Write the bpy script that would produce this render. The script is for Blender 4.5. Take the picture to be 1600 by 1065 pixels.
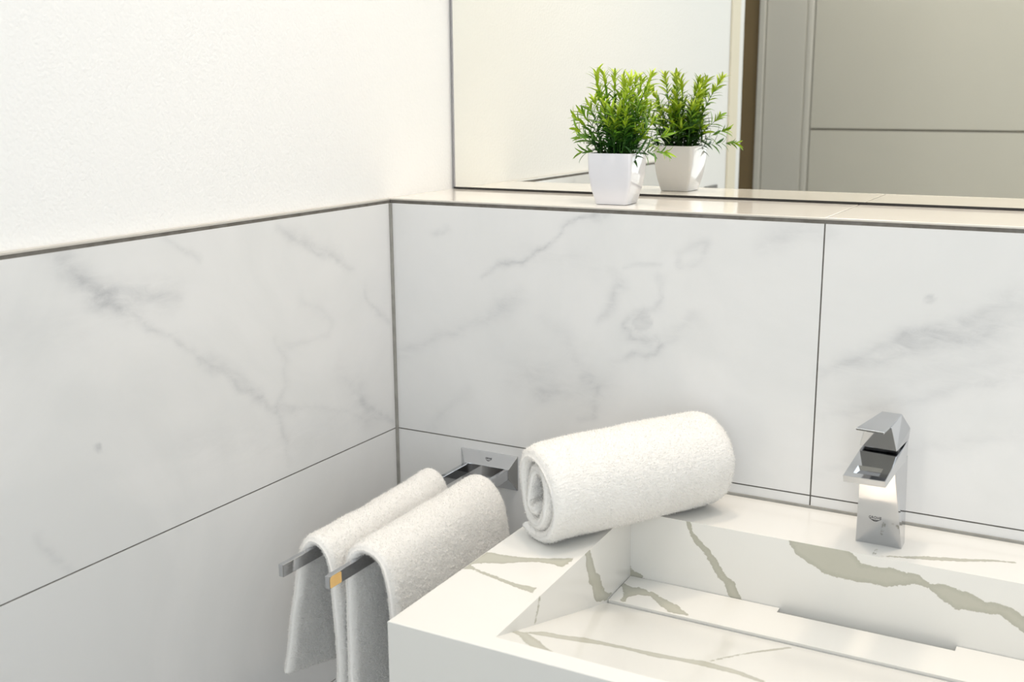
import bpy, bmesh, math, random
import numpy as np
from mathutils import Vector, Matrix

for o in list(bpy.data.objects):
    bpy.data.objects.remove(o, do_unlink=True)
SC = bpy.context.scene
COL = SC.collection
random.seed(7)
RNG = np.random.default_rng(11)

# ------------------------------------------------------------------ camera
cam_d = bpy.data.cameras.new('camera')
cam = bpy.data.objects.new('camera', cam_d)
COL.objects.link(cam)
cam.matrix_world = Matrix(((0.874460776, -0.098835319, 0.474920973, 0.89622451),
                           (0.485050163, 0.191640918, -0.853229218, -1.26381095),
                           (-0.006685109, 0.976475979, 0.215522554, 1.36745372),
                           (0, 0, 0, 1)))
cam_d.sensor_width = 36.0
cam_d.sensor_fit = 'HORIZONTAL'
cam_d.lens = 1722.933 / 1600.0 * 36.0
cam_d.clip_start = 0.02
cam_d.dof.use_dof = True
cam_d.dof.focus_distance = 1.36
cam_d.dof.aperture_fstop = 7.5
SC.camera = cam

# ------------------------------------------------------------------ world, lights, exposure
world = bpy.data.worlds.new('world')
SC.world = world
world.use_nodes = True
world.node_tree.nodes['Background'].inputs[0].default_value = (0.9, 0.95, 1.0, 1)
world.node_tree.nodes['Background'].inputs[1].default_value = 0.3


def area(name, loc, target, size, energy, color, size_y=None, shape='RECTANGLE', spread=180):
    l = bpy.data.lights.new(name, 'AREA')
    l.shape = shape
    l.size = size
    l.size_y = size_y or size
    l.energy = energy
    l.color = color
    l.spread = math.radians(spread)
    o = bpy.data.objects.new(name, l)
    COL.objects.link(o)
    o.location = loc
    d = Vector(target) - Vector(loc)
    o.rotation_euler = d.to_track_quat('-Z', 'Y').to_euler()
    return o


# soft ceiling panel of the washroom, warm downlights over the vanity, added fill lamps at the hall side
area('ceiling_light', (0.85, -0.42, 2.46), (0.85, -0.42, 0), 1.2, 5.3, (0.95, 0.98, 1.0), 0.6)
area('downlight', (0.95, -0.16, 2.46), (0.95, -0.16, 0), 0.16, 2.0, (1.0, 0.82, 0.63), shape='DISK', spread=110)
area('downlight', (0.40, -0.16, 2.46), (0.40, -0.16, 0), 0.16, 1.8, (1.0, 0.82, 0.63), shape='DISK', spread=110)
area('door_fill', (0.35, -1.60, 2.46), (0.35, -1.60, 0), 0.5, 4.5, (1.0, 0.97, 0.92))  # added overhead in the hall to brighten the door
area('rear_fill', (1.12, -1.94, 1.25), (0.70, 0.0, 1.0), 0.85, 15.8, (0.86, 0.94, 1.0), 1.8)  # no window here: unseen panel added to lift the upright faces
SC.view_settings.view_transform = 'Standard'
SC.view_settings.look = 'None'
SC.view_settings.exposure = 0.05
SC.view_settings.gamma = 1.0
SC.view_settings.use_curve_mapping = False


# ------------------------------------------------------------------ materials
def mat(name, color=(0.8, 0.8, 0.8), rough=0.5, metal=0.0, spec=0.5, coat=0.0, sheen=0.0):
    m = bpy.data.materials.new(name)
    m.use_nodes = True
    b = m.node_tree.nodes['Principled BSDF']
    b.inputs['Base Color'].default_value = (*color, 1)
    b.inputs['Roughness'].default_value = rough
    b.inputs['Metallic'].default_value = metal
    b.inputs['Specular IOR Level'].default_value = spec
    b.inputs['Coat Weight'].default_value = coat
    b.inputs['Coat Roughness'].default_value = 0.04
    b.inputs['Sheen Weight'].default_value = sheen
    return m, m.node_tree, b


def node(nt, kind, **kw):
    n = nt.nodes.new(kind)
    for k, v in kw.items():
        if k in n.inputs.keys():
            n.inputs[k].default_value = v
        else:
            setattr(n, k, v)
    return n


def add_bump(nt, b, scale, strength, dist=0.001, detail=4.0):
    tc = node(nt, 'ShaderNodeTexCoord')
    nz = node(nt, 'ShaderNodeTexNoise', Scale=scale, Detail=detail, Roughness=0.6)
    bp = node(nt, 'ShaderNodeBump', Strength=strength, Distance=dist)
    nt.links.new(tc.outputs['Object'], nz.inputs['Vector'])
    nt.links.new(nz.outputs['Fac'], bp.inputs['Height'])
    nt.links.new(bp.outputs['Normal'], b.inputs['Normal'])
    return nz


def noise_color(nt, b, c1, c2, scale, detail=5.0, lo=0.35, hi=0.65):
    tc = node(nt, 'ShaderNodeTexCoord')
    nz = node(nt, 'ShaderNodeTexNoise', Scale=scale, Detail=detail, Roughness=0.6)
    rp = node(nt, 'ShaderNodeValToRGB')
    rp.color_ramp.elements[0].position = lo
    rp.color_ramp.elements[0].color = (*c1, 1)
    rp.color_ramp.elements[1].position = hi
    rp.color_ramp.elements[1].color = (*c2, 1)
    nt.links.new(tc.outputs['Object'], nz.inputs['Vector'])
    nt.links.new(nz.outputs['Fac'], rp.inputs['Fac'])
    nt.links.new(rp.outputs['Color'], b.inputs['Base Color'])


def mat_tile():
    """polished marble-look ceramic; the vein strength is a per-vertex field of the tile"""
    m, nt, b = mat('marble_tile', rough=0.10, spec=0.5)
    at = node(nt, 'ShaderNodeAttribute', attribute_name='vein')
    tc = node(nt, 'ShaderNodeTexCoord')
    mp = node(nt, 'ShaderNodeMapping')
    mp.inputs['Rotation'].default_value = (0.5, 0.6, 0.6)
    mp.inputs['Scale'].default_value = (1, 1, 3.0)
    nz = node(nt, 'ShaderNodeTexNoise', Scale=22.0, Detail=8.0, Roughness=0.7, Distortion=0.6)
    nt.links.new(tc.outputs['Object'], mp.inputs['Vector'])
    nt.links.new(mp.outputs['Vector'], nz.inputs['Vector'])
    mr = node(nt, 'ShaderNodeMapRange')
    mr.inputs['From Min'].default_value = 0.3
    mr.inputs['From Max'].default_value = 0.7
    mr.inputs['To Min'].default_value = 0.25
    mr.inputs['To Max'].default_value = 1.6
    nt.links.new(nz.outputs['Fac'], mr.inputs['Value'])
    mu = node(nt, 'ShaderNodeMath', operation='MULTIPLY', use_clamp=True)
    nt.links.new(at.outputs['Fac'], mu.inputs[0])
    nt.links.new(mr.outputs['Result'], mu.inputs[1])
    # large, very faint clouds
    n2 = node(nt, 'ShaderNodeTexNoise', Scale=3.2, Detail=6.0, Roughness=0.55, Distortion=1.2)
    nt.links.new(tc.outputs['Object'], n2.inputs['Vector'])
    r2 = node(nt, 'ShaderNodeValToRGB')
    r2.color_ramp.elements[0].position = 0.40
    r2.color_ramp.elements[0].color = (0.735, 0.74, 0.74, 1)
    r2.color_ramp.elements[1].position = 0.60
    r2.color_ramp.elements[1].color = (0.78, 0.78, 0.78, 1)
    nt.links.new(n2.outputs['Fac'], r2.inputs['Fac'])
    mx = node(nt, 'ShaderNodeMix', data_type='RGBA')
    mx.inputs[7].default_value = (0.47, 0.48, 0.50, 1)
    nt.links.new(mu.outputs[0], mx.inputs[0])
    nt.links.new(r2.outputs['Color'], mx.inputs[6])
    nt.links.new(mx.outputs[2], b.inputs['Base Color'])
    return m


def mat_stone():
    """white quartz with hard-edged olive-grey veins; 'vein' holds the distance to the vein outline"""
    m, nt, b = mat('veined_quartz', rough=0.13, spec=0.5)
    at = node(nt, 'ShaderNodeAttribute', attribute_name='vein')
    tc = node(nt, 'ShaderNodeTexCoord')
    nz = node(nt, 'ShaderNodeTexNoise', Scale=210.0, Detail=6.0, Roughness=0.7)
    nt.links.new(tc.outputs['Object'], nz.inputs['Vector'])
    mm = node(nt, 'ShaderNodeMath', operation='MULTIPLY_ADD')
    mm.inputs[1].default_value = 0.0080
    mm.inputs[2].default_value = -0.0046
    nt.links.new(nz.outputs['Fac'], mm.inputs[0])
    ad = node(nt, 'ShaderNodeMath', operation='ADD')
    nt.links.new(at.outputs['Fac'], ad.inputs[0])
    nt.links.new(mm.outputs[0], ad.inputs[1])
    mr = node(nt, 'ShaderNodeMapRange', interpolation_type='SMOOTHSTEP')
    mr.inputs['From Min'].default_value = 0.0004
    mr.inputs['From Max'].default_value = -0.0004
    nt.links.new(ad.outputs[0], mr.inputs['Value'])
    # tone inside the vein: slightly darker towards its edge
    ins = node(nt, 'ShaderNodeMapRange')
    ins.inputs['From Min'].default_value = -0.006
    ins.inputs['From Max'].default_value = 0.0
    nt.links.new(ad.outputs[0], ins.inputs['Value'])
    vc = node(nt, 'ShaderNodeMix', data_type='RGBA')
    vc.inputs[6].default_value = (0.50, 0.495, 0.425, 1)
    vc.inputs[7].default_value = (0.44, 0.435, 0.37, 1)
    nt.links.new(ins.outputs['Result'], vc.inputs[0])
    mx = node(nt, 'ShaderNodeMix', data_type='RGBA')
    mx.inputs[6].default_value = (0.785, 0.78, 0.752, 1)
    nt.links.new(vc.outputs[2], mx.inputs[7])
    nt.links.new(mr.outputs['Result'], mx.inputs[0])
    nt.links.new(mx.outputs[2], b.inputs['Base Color'])
    return m


M = {}
M['tile'] = mat_tile()
M['stone'] = mat_stone()
m, nt, b = mat('plaster', (0.905, 0.905, 0.90), 0.75, spec=0.2)
add_bump(nt, b, 250.0, 0.45, 0.0018, 3.0)
M['plaster'] = m
m, nt, b = mat('ledge_tile', (0.80, 0.75, 0.68), 0.07)
noise_color(nt, b, (0.84, 0.80, 0.74), (0.88, 0.84, 0.785), 6.0)
M['ledge'] = m
m, nt, b = mat('grout', (0.16, 0.15, 0.135), 0.8, spec=0.2)
noise_color(nt, b, (0.13, 0.12, 0.105), (0.19, 0.18, 0.165), 60.0)
M['grout'] = m
m, nt, b = mat('sealant', (0.42, 0.41, 0.385), 0.55)
noise_color(nt, b, (0.27, 0.265, 0.245), (0.34, 0.335, 0.31), 40.0)
M['sealant'] = m
m, nt, b = mat('edge_metal', (0.66, 0.63, 0.585), 0.38, 0.5)
add_bump(nt, b, 300.0, 0.05)
M['edge_metal'] = m
m, nt, b = mat('corner_metal', (0.30, 0.30, 0.29), 0.5, 0.2)
add_bump(nt, b, 300.0, 0.05)
M['corner_metal'] = m
m, nt, b = mat('mirror_silver', (0.93, 0.925, 0.875), 0.0, 1.0)
M['mirror'] = m
m, nt, b = mat('mirror_edge', (0.36, 0.35, 0.37), 0.3, 0.3)
noise_color(nt, b, (0.33, 0.32, 0.34), (0.40, 0.39, 0.41), 30.0)
M['mirror_edge'] = m
m, nt, b = mat('mirror_gap', (0.015, 0.014, 0.012), 0.6)
noise_color(nt, b, (0.01, 0.009, 0.008), (0.02, 0.018, 0.016), 30.0)
M['dark'] = m
m, nt, b = mat('chrome', (0.56, 0.57, 0.59), 0.05, 1.0)
tcn = node(nt, 'ShaderNodeTexCoord')
nzz = node(nt, 'ShaderNodeTexNoise', Scale=90.0, Detail=4.0)
mrr = node(nt, 'ShaderNodeMapRange')
mrr.inputs['To Min'].default_value = 0.03
mrr.inputs['To Max'].default_value = 0.12
nt.links.new(tcn.outputs['Object'], nzz.inputs['Vector'])
nt.links.new(nzz.outputs['Fac'], mrr.inputs['Value'])
nt.links.new(mrr.outputs['Result'], b.inputs['Roughness'])
M['chrome'] = m
m, nt, b = mat('chrome_dark_joint', (0.03, 0.03, 0.032), 0.15, 0.4)
noise_color(nt, b, (0.02, 0.02, 0.022), (0.05, 0.05, 0.055), 90.0)
M['joint'] = m
m, nt, b = mat('logo_ink', (0.05, 0.05, 0.055), 0.4)
noise_color(nt, b, (0.04, 0.04, 0.045), (0.07, 0.07, 0.075), 90.0)
M['ink'] = m
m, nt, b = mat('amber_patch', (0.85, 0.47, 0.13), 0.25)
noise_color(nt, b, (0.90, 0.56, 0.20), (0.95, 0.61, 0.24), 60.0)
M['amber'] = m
m, nt, b = mat('terry', (0.94, 0.93, 0.91), 1.0, spec=0.05, sheen=0.2)
tr = node(nt, 'ShaderNodeBsdfTranslucent')
tr.inputs['Color'].default_value = (0.92, 0.905, 0.875, 1)
ms = node(nt, 'ShaderNodeMixShader')
ms.inputs[0].default_value = 0.12
nt.links.new(b.outputs[0], ms.inputs[1])
nt.links.new(tr.outputs[0], ms.inputs[2])
nt.links.new(ms.outputs[0], nt.nodes['Material Output'].inputs['Surface'])
add_bump(nt, b, 1100.0, 0.5, 0.001, 2.0)
M['terry'] = m
m, nt, b = mat('terry_pile', (0.94, 0.93, 0.91), 1.0, spec=0.0)
noise_color(nt, b, (0.92, 0.91, 0.89), (0.96, 0.95, 0.93), 300.0)
tr = node(nt, 'ShaderNodeBsdfTranslucent')
tr.inputs['Color'].default_value = (0.94, 0.93, 0.91, 1)
ms = node(nt, 'ShaderNodeMixShader')
ms.inputs[0].default_value = 0.5
nt.links.new(b.outputs[0], ms.inputs[1])
nt.links.new(tr.outputs[0], ms.inputs[2])
nt.links.new(ms.outputs[0], nt.nodes['Material Output'].inputs['Surface'])
M['terry_pile'] = m
m, nt, b = mat('pot_glaze', (0.82, 0.82, 0.84), 0.07)
noise_color(nt, b, (0.71, 0.71, 0.75), (0.73, 0.73, 0.77), 4.0)
M['pot'] = m
m, nt, b = mat('soil', (0.06, 0.045, 0.03), 0.9)
noise_color(nt, b, (0.03, 0.025, 0.015), (0.12, 0.10, 0.07), 300.0)
M['soil'] = m
m, nt, b = mat('pebble', (0.72, 0.66, 0.58), 0.7)
noise_color(nt, b, (0.6, 0.54, 0.46), (0.8, 0.75, 0.68), 200.0)
M['pebble'] = m
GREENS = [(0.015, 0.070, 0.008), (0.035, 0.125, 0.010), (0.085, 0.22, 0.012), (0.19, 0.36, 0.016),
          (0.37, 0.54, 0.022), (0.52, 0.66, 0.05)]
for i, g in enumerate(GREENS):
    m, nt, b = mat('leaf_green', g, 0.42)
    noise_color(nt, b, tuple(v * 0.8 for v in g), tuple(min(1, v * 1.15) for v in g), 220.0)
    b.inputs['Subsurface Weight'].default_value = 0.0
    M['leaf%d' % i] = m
m, nt, b = mat('door_paint', (0.56, 0.535, 0.47), 0.45)
noise_color(nt, b, (0.80, 0.775, 0.69), (0.82, 0.795, 0.71), 3.0)
M['door'] = m
m, nt, b = mat('frame_paint', (0.50, 0.49, 0.44), 0.5)
noise_color(nt, b, (0.72, 0.70, 0.64), (0.74, 0.72, 0.66), 3.0)
M['frame'] = m
m, nt, b = mat('groove', (0.20, 0.185, 0.155), 0.6)
noise_color(nt, b, (0.33, 0.31, 0.27), (0.36, 0.34, 0.30), 3.0)
M['groove'] = m
m, nt, b = mat('brown_wall', (0.24, 0.17, 0.085), 0.7)
noise_color(nt, b, (0.23, 0.165, 0.08), (0.25, 0.18, 0.09), 3.0)
M['brown'] = m
m, nt, b = mat('cream_trim', (0.84, 0.78, 0.64), 0.55)
noise_color(nt, b, (0.83, 0.77, 0.63), (0.85, 0.79, 0.65), 3.0)
M['cream'] = m
m, nt, b = mat('floor_tile', (0.55, 0.54, 0.52), 0.3)
noise_color(nt, b, (0.30, 0.29, 0.275), (0.36, 0.35, 0.335), 5.0)
M['floor'] = m
m, nt, b = mat('switch_plastic', (0.22, 0.22, 0.22), 0.4)
noise_color(nt, b, (0.21, 0.21, 0.21), (0.24, 0.24, 0.24), 5.0)
M['switch'] = m


# ------------------------------------------------------------------ mesh helpers
def link(name, me, material=None, parent=None):
    o = bpy.data.objects.new(name, me)
    COL.objects.link(o)
    if material is not None:
        me.materials.append(M[material])
    if parent is not None:
        o.parent = parent
    return o


def mesh_np(name, V, F, smooth=False):
    """V (n,3), F (m,k) index arrays"""
    me = bpy.data.meshes.new(name)
    V = np.asarray(V, dtype=np.float32)
    F = np.asarray(F, dtype=np.int32)
    k = F.shape[1]
    me.vertices.add(len(V))
    me.vertices.foreach_set('co', V.ravel())
    me.loops.add(F.size)
    me.loops.foreach_set('vertex_index', F.ravel())
    me.polygons.add(len(F))
    me.polygons.foreach_set('loop_start', np.arange(0, F.size, k, dtype=np.int32))
    me.polygons.foreach_set('loop_total', np.full(len(F), k, dtype=np.int32))
    me.polygons.foreach_set('use_smooth', np.full(len(F), bool(smooth)))
    me.update(calc_edges=True)
    me.validate()
    return me


def empty(name, loc=(0, 0, 0), rz=0.0):
    o = bpy.data.objects.new(name, None)
    COL.objects.link(o)
    o.empty_display_size = 0.05
    o.location = loc
    o.rotation_euler = (0, 0, rz)
    return o


def tag(o, label=None, cat=None, group=None, kind=None):
    if label:
        o['label'] = label
    if cat:
        o['category'] = cat
    if group:
        o['group'] = group
    if kind:
        o['kind'] = kind
    return o


def box_bm(bm, lo, hi, bevel=0.0, seg=2):
    r = bmesh.ops.create_cube(bm, size=1.0)
    lo, hi = Vector(lo), Vector(hi)
    c, s = (lo + hi) / 2, hi - lo
    for v in r['verts']:
        v.co = Vector((v.co.x * s.x, v.co.y * s.y, v.co.z * s.z)) + c
    if bevel > 0:
        ed = list({e for v in r['verts'] for e in v.link_edges})
        bmesh.ops.bevel(bm, geom=ed, offset=bevel, segments=seg, affect='EDGES', profile=0.5)


def box(name, lo, hi, material, parent=None, bevel=0.0, seg=2):
    bm = bmesh.new()
    box_bm(bm, lo, hi, bevel, seg)
    me = bpy.data.meshes.new(name)
    bm.to_mesh(me)
    bm.free()
    return link(name, me, material, parent)


def poly_mesh(name, verts, faces, material, parent=None, bevel=0.0, seg=2, smooth=False):
    bm = bmesh.new()
    vs = [bm.verts.new(v) for v in verts]
    for f in faces:
        bm.faces.new([vs[i] for i in f])
    bmesh.ops.recalc_face_normals(bm, faces=bm.faces)
    if bevel > 0:
        bmesh.ops.bevel(bm, geom=list(bm.edges), offset=bevel, segments=seg, affect='EDGES', profile=0.5)
    me = bpy.data.meshes.new(name)
    bm.to_mesh(me)
    bm.free()
    return link(name, me, material, parent)


# value noise in numpy (2D), used for vein wander and cloth folds
_T = RNG.random((256, 256))


def vnoise(x, y):
    xi, yi = np.floor(x).astype(int), np.floor(y).astype(int)
    fx, fy = x - xi, y - yi
    fx, fy = fx * fx * (3 - 2 * fx), fy * fy * (3 - 2 * fy)
    a = _T[xi % 256, yi % 256]
    b_ = _T[(xi + 1) % 256, yi % 256]
    c_ = _T[xi % 256, (yi + 1) % 256]
    d_ = _T[(xi + 1) % 256, (yi + 1) % 256]
    return (a * (1 - fx) + b_ * fx) * (1 - fy) + (c_ * (1 - fx) + d_ * fx) * fy


def fbm(x, y, o=4):
    s = 0
    a = 0.5
    for i in range(o):
        s = s + a * (vnoise(x + 17.3 * i, y + 9.1 * i) - 0.5)
        x, y, a = x * 2.03, y * 2.03, a * 0.5
    return s


def seg_dist(P, A, B):
    d = B - A
    t = np.clip(((P - A) @ d) / max(d @ d, 1e-12), 0, 1)
    return np.linalg.norm(P - A - t[:, None] * d, axis=1)


def poly_sdf(P, polys):
    """signed distance to the union of 2D polygons (negative inside)"""
    best = np.full(len(P), 1.0)
    for L in polys:
        L = np.array(L)
        d = np.full(len(P), 1.0)
        ins = np.zeros(len(P), bool)
        for i in range(len(L)):
            A, B = L[i], L[(i + 1) % len(L)]
            d = np.minimum(d, seg_dist(P, A, B))
            cond = (A[1] > P[:, 1]) != (B[1] > P[:, 1])
            with np.errstate(divide='ignore', invalid='ignore'):
                xx = (B[0] - A[0]) * (P[:, 1] - A[1]) / (B[1] - A[1]) + A[0]
            ins ^= cond & (P[:, 0] < xx)
        best = np.minimum(best, np.where(ins, -d, d))
    return best


def soft_veins(P, lines):
    W = P + 0.010 * np.stack([fbm(P[:, 0] * 38, P[:, 1] * 38), fbm(P[:, 0] * 38 + 40, P[:, 1] * 38 + 7)], 1) * 2
    v = np.zeros(len(P))
    for pts, w, s in lines:
        pts = np.array(pts)
        spot = np.linalg.norm(pts[0] - pts[-1]) < 0.004
        Q = P if spot else W
        d = np.full(len(P), 1.0)
        for i in range(len(pts) - 1):
            d = np.minimum(d, seg_dist(Q, pts[i], pts[i + 1]))
        if spot:
            g = np.clip((w - d) / 0.002 + 0.5, 0, 1)
        else:
            ends = np.minimum(np.linalg.norm(Q - pts[0], axis=1), np.linalg.norm(Q - pts[-1], axis=1))
            g = 0.5 * np.exp(-(d / w) ** 2) + 0.3 * np.exp(-(d / (w * 0.35)) ** 2) * np.clip(ends / 0.03, 0, 1)
        v = np.maximum(v, 0) + s * g * (1 - 0.5 * v)
    return np.clip(v, 0, 1)


def patch(P00, P10, P11, P01, step):
    P00, P10, P11, P01 = (np.array(p, float) for p in (P00, P10, P11, P01))
    nu = max(1, int(round(max(np.linalg.norm(P10 - P00), np.linalg.norm(P11 - P01)) / step)))
    nv = max(1, int(round(max(np.linalg.norm(P01 - P00), np.linalg.norm(P11 - P10)) / step)))
    u, v = np.meshgrid(np.linspace(0, 1, nu + 1), np.linspace(0, 1, nv + 1), indexing='ij')
    u, v = u[..., None], v[..., None]
    G = P00 * (1 - u) * (1 - v) + P10 * u * (1 - v) + P11 * u * v + P01 * (1 - u) * v
    idx = np.arange((nu + 1) * (nv + 1)).reshape(nu + 1, nv + 1)
    F = np.stack([idx[:-1, :-1], idx[1:, :-1], idx[1:, 1:], idx[:-1, 1:]], -1).reshape(-1, 4)
    rim = np.concatenate([idx[:, 0], idx[-1, 1:], idx[-2::-1, -1], idx[0, -2:0:-1]])
    return G.reshape(-1, 3), F, rim


def slab(name, corners, back, step, material, parent, axes=None, veins=None, kind=None):
    """a finely divided face with a skirt running back by the vector 'back'; vein field as vertex attribute"""
    V, F, rim = patch(*corners, step)
    B = V[rim] + np.array(back)
    n = len(rim)
    i0 = np.arange(n)
    i1 = (i0 + 1) % n
    S = np.stack([rim[i0], len(V) + i0, len(V) + i1, rim[i1]], -1)
    me = mesh_np(name, np.concatenate([V, B]), np.concatenate([F, S]))
    A = np.concatenate([V, V[rim]])
    if veins is not None:
        P = A[:, axes]
        val = poly_sdf(P, veins) if kind == 'sdf' else soft_veins(P, veins)
        at = me.attributes.new('vein', 'FLOAT', 'POINT')
        at.data.foreach_set('value', val.astype(np.float32))
    o = link(name, me, material, parent)
    return o


def add_vein_attr(me, val):
    at = me.attributes.new('vein', 'FLOAT', 'POINT')
    at.data.foreach_set('value', val.astype(np.float32))


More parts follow.
